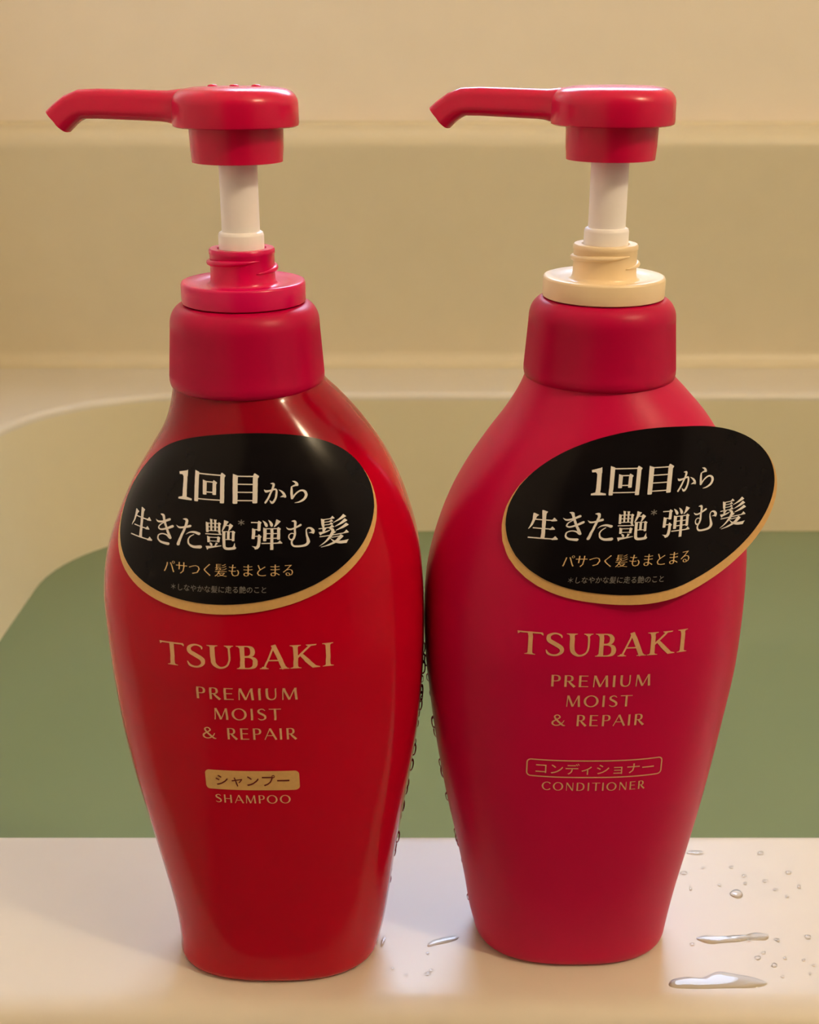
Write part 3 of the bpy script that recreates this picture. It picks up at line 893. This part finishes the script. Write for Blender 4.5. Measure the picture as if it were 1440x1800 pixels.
    P = np.array([(p[0], p[1]) for p in path]); D = np.gradient(P, axis=0); D /= np.linalg.norm(D, axis=1, keepdims=True)
    D[-1] = D[-2] = (-0.72, -0.69)
    loops = []
    nseg = 32
    for (x, z, ry, rz), d in zip(path, D):
        nn = np.array([-d[1], d[0]])
        if nn[1] < 0: nn = -nn
        lp = []
        for k in range(nseg):
            a = 2 * math.pi * k / nseg
            e = 2 / 2.9
            cy = ry * np.sign(math.cos(a)) * abs(math.cos(a)) ** e
            cz = rz * np.sign(math.sin(a)) * abs(math.sin(a)) ** e
            if cz > 0: cy *= 0.86                     # narrower along the top
            lp.append((x + nn[0] * cz, cy, z + nn[1] * cz))
        loops.append(lp)
    # hollow mouth
    last = np.array(loops[-1]); c = last.mean(0)
    loops.append([tuple(c + (p - c) * 0.66) for p in last])
    inner = [tuple(c + (p - c) * 0.64 + np.array([4.2, 0, 4.0])) for p in last]
    loops.append(inner)
    v, f = loft(loops, cap0=True, cap1=True)
    auto_sharp(fix_normals(mesh_obj('spout', v, f, 'red_head', head)), 45)
    if variant == 'shampoo':
        for k in range(3):
            prof = [(1.25, 250.2), (1.2, 250.6), (0.95, 250.85), (0.3, 250.95)]
            a = rad(-spout_turn)
            px, py = (-5.4 + 5.4 * k), -0.0
            v, f = loft(lathe(prof, 20, (px, py)), cap0=True, cap1=True)
            mesh_obj('touch_bump', v, f, 'red_head', head)
    return root

BL = Body(LEFT_XL, LEFT_XR)
BRb = Body(RIGHT_XL, RIGHT_XR)
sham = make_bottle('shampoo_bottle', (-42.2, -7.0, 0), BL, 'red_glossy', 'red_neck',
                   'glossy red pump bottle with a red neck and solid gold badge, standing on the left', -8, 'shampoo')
cond = make_bottle('conditioner_bottle', (50.4, 0.0, 0), BRb, 'red_matte', 'cream',
                   'satin pinkish-red pump bottle with a cream neck and outlined badge, standing on the right', -20, 'conditioner')

# ------------------------------------------------------------------ water on the rim
random.seed(5)
def puddle(name, pts, h, label, cat='water', group=None):
    """low domed film: outline in mm on the rim, rounded down to the edge"""
    P = np.array(pts, float)
    n = len(P)
    E = []
    for i in range(n):
        a, b, c, d = P[i - 1], P[i], P[(i + 1) % n], P[(i + 2) % n]
        for t in np.linspace(0, 1, 5, endpoint=False):
            E.append(0.5 * ((2 * b) + (c - a) * t + (2 * a - 5 * b + 4 * c - d) * t * t + (3 * b - a - 3 * c + d) * t ** 3))
    E = np.array(E); c = E.mean(0)
    loops = []
    for k, zz in ((1.0, 0.0), (0.97, .35), (0.92, .62), (0.82, .85), (0.6, .97), (0.25, 1.0)):
        loops.append([(p[0], p[1], zz * h * 0.65 + 0.02) for p in c + (E - c) * k])
    V, Fs = loft(loops, cap1=True)
    o0 = np.array([c[0], c[1], 0])
    o = fix_normals(mesh_obj(name, shift(V, o0), Fs, 'drop', None, loc=o0))
    return tag(o, label, cat, group)

CAMP = np.array([0, -325.0, 260.0]); PIT = rad(20.5)
def deck(px, py):
    u, w = (px - 720) / 2200.0, (py - 900) / 2200.0
    d = np.array([u, math.cos(PIT) - w * math.sin(PIT), -(math.sin(PIT) + w * math.cos(PIT))])
    t = CAMP[2] / -d[2]
    q = CAMP + d * t
    return (q[0], q[1])

puddle('water_streak', [deck(*p) for p in ((1224, 1650), (1240, 1645), (1262, 1648), (1290, 1645), (1312, 1644), (1330, 1640), (1350, 1643), (1348, 1652), (1325, 1650), (1300, 1655), (1270, 1657), (1245, 1659))], 0.7, 'long thin water streak on the white rim right of the conditioner')
puddle('water_film', [deck(*p) for p in ((1176, 1732), (1182, 1722), (1205, 1718), (1232, 1720), (1262, 1708), (1290, 1712), (1325, 1718), (1350, 1728), (1330, 1736), (1280, 1737), (1230, 1738), (1190, 1737))], 0.6, 'wide wet film along the front edge of the rim at right')
puddle('water_streak', [deck(*p) for p in ((752, 1664), (756, 1656), (775, 1650), (802, 1645), (804, 1651), (785, 1657), (765, 1661))], 0.6, 'short bright water streak on the rim between the two bottles')
puddle('water_drop', [deck(*p) for p in ((1283, 1571), (1290, 1565), (1301, 1566), (1306, 1574), (1298, 1579), (1288, 1576))], 0.9, 'largest round water drop on the rim, above the long streak')
puddle('water_streak', [deck(*p) for p in ((1208, 1500), (1215, 1496), (1232, 1496), (1238, 1500), (1225, 1503))], 0.5, 'water streak on the rim close beside the lower right of the conditioner')
puddle('water_streak', [deck(*p) for p in ((669, 1662), (674, 1646), (679, 1646), (676, 1656), (672, 1664))], 0.5, 'tiny water streak touching the foot of the shampoo bottle')
spots = [(1337, 1500, 6, 2.5), (1286, 1525, 4, 2), (1308, 1540, 4, 2), (1310, 1553, 3, 3), (1214, 1562, 2.5, 4), (1265, 1556, 3, 2), (1346, 1549, 5, 2), (1363, 1564, 4, 2), (1386, 1534, 5, 2.5), (1405, 1559, 3, 4), (1384, 1576, 2.5, 3), (1236, 1526, 3, 1.5), (1202, 1535, 6, 2),
         (1420, 1647, 6, 3), (1365, 1652, 4, 2), (1368, 1653, 3, 3), (1316, 1653, 4, 2), (1342, 1675, 4, 2), (1332, 1684, 5, 3), (1361, 1697, 5, 3), (1380, 1685, 3, 3), (1413, 1688, 3, 2), (1431, 1697, 3, 2), (1376, 1717, 3, 2), (1425, 1712, 2.5, 2), (1217, 1660, 4, 2),
         (690, 1703, 3, 2), (714, 1714, 3, 1.5), (752, 1712, 5, 2), (758, 1706, 4, 2), (623, 1703, 3, 3), (752, 1676, 3, 2)]
ORD = ['first', 'second', 'third', 'fourth', 'fifth', 'sixth', 'seventh', 'eighth', 'ninth', 'tenth', 'eleventh', 'twelfth', 'thirteenth', 'fourteenth', 'fifteenth', 'sixteenth']
zones = {'at the foot between the two bottles': [q for q in spots if q[0] < 1000],
         'on the far half of the rim right of the conditioner': [q for q in spots if q[0] > 1000 and q[1] < 1600],
         'on the near half of the rim right of the conditioner': [q for q in spots if q[0] > 1000 and q[1] >= 1600]}
for zone, qs in zones.items():
    for rank, (x, y, a, b) in enumerate(sorted(qs)):
        k = 8
        out = [deck(x + a * math.cos(2 * math.pi * i / k) * random.uniform(.8, 1.2), y + b * math.sin(2 * math.pi * i / k) * random.uniform(.8, 1.2)) for i in range(k)]
        puddle('water_droplet', out, 0.14 * a, 'tiny droplet %s, %s from left' % (zone, ORD[rank]), 'water', 'splashed droplets on the rim')
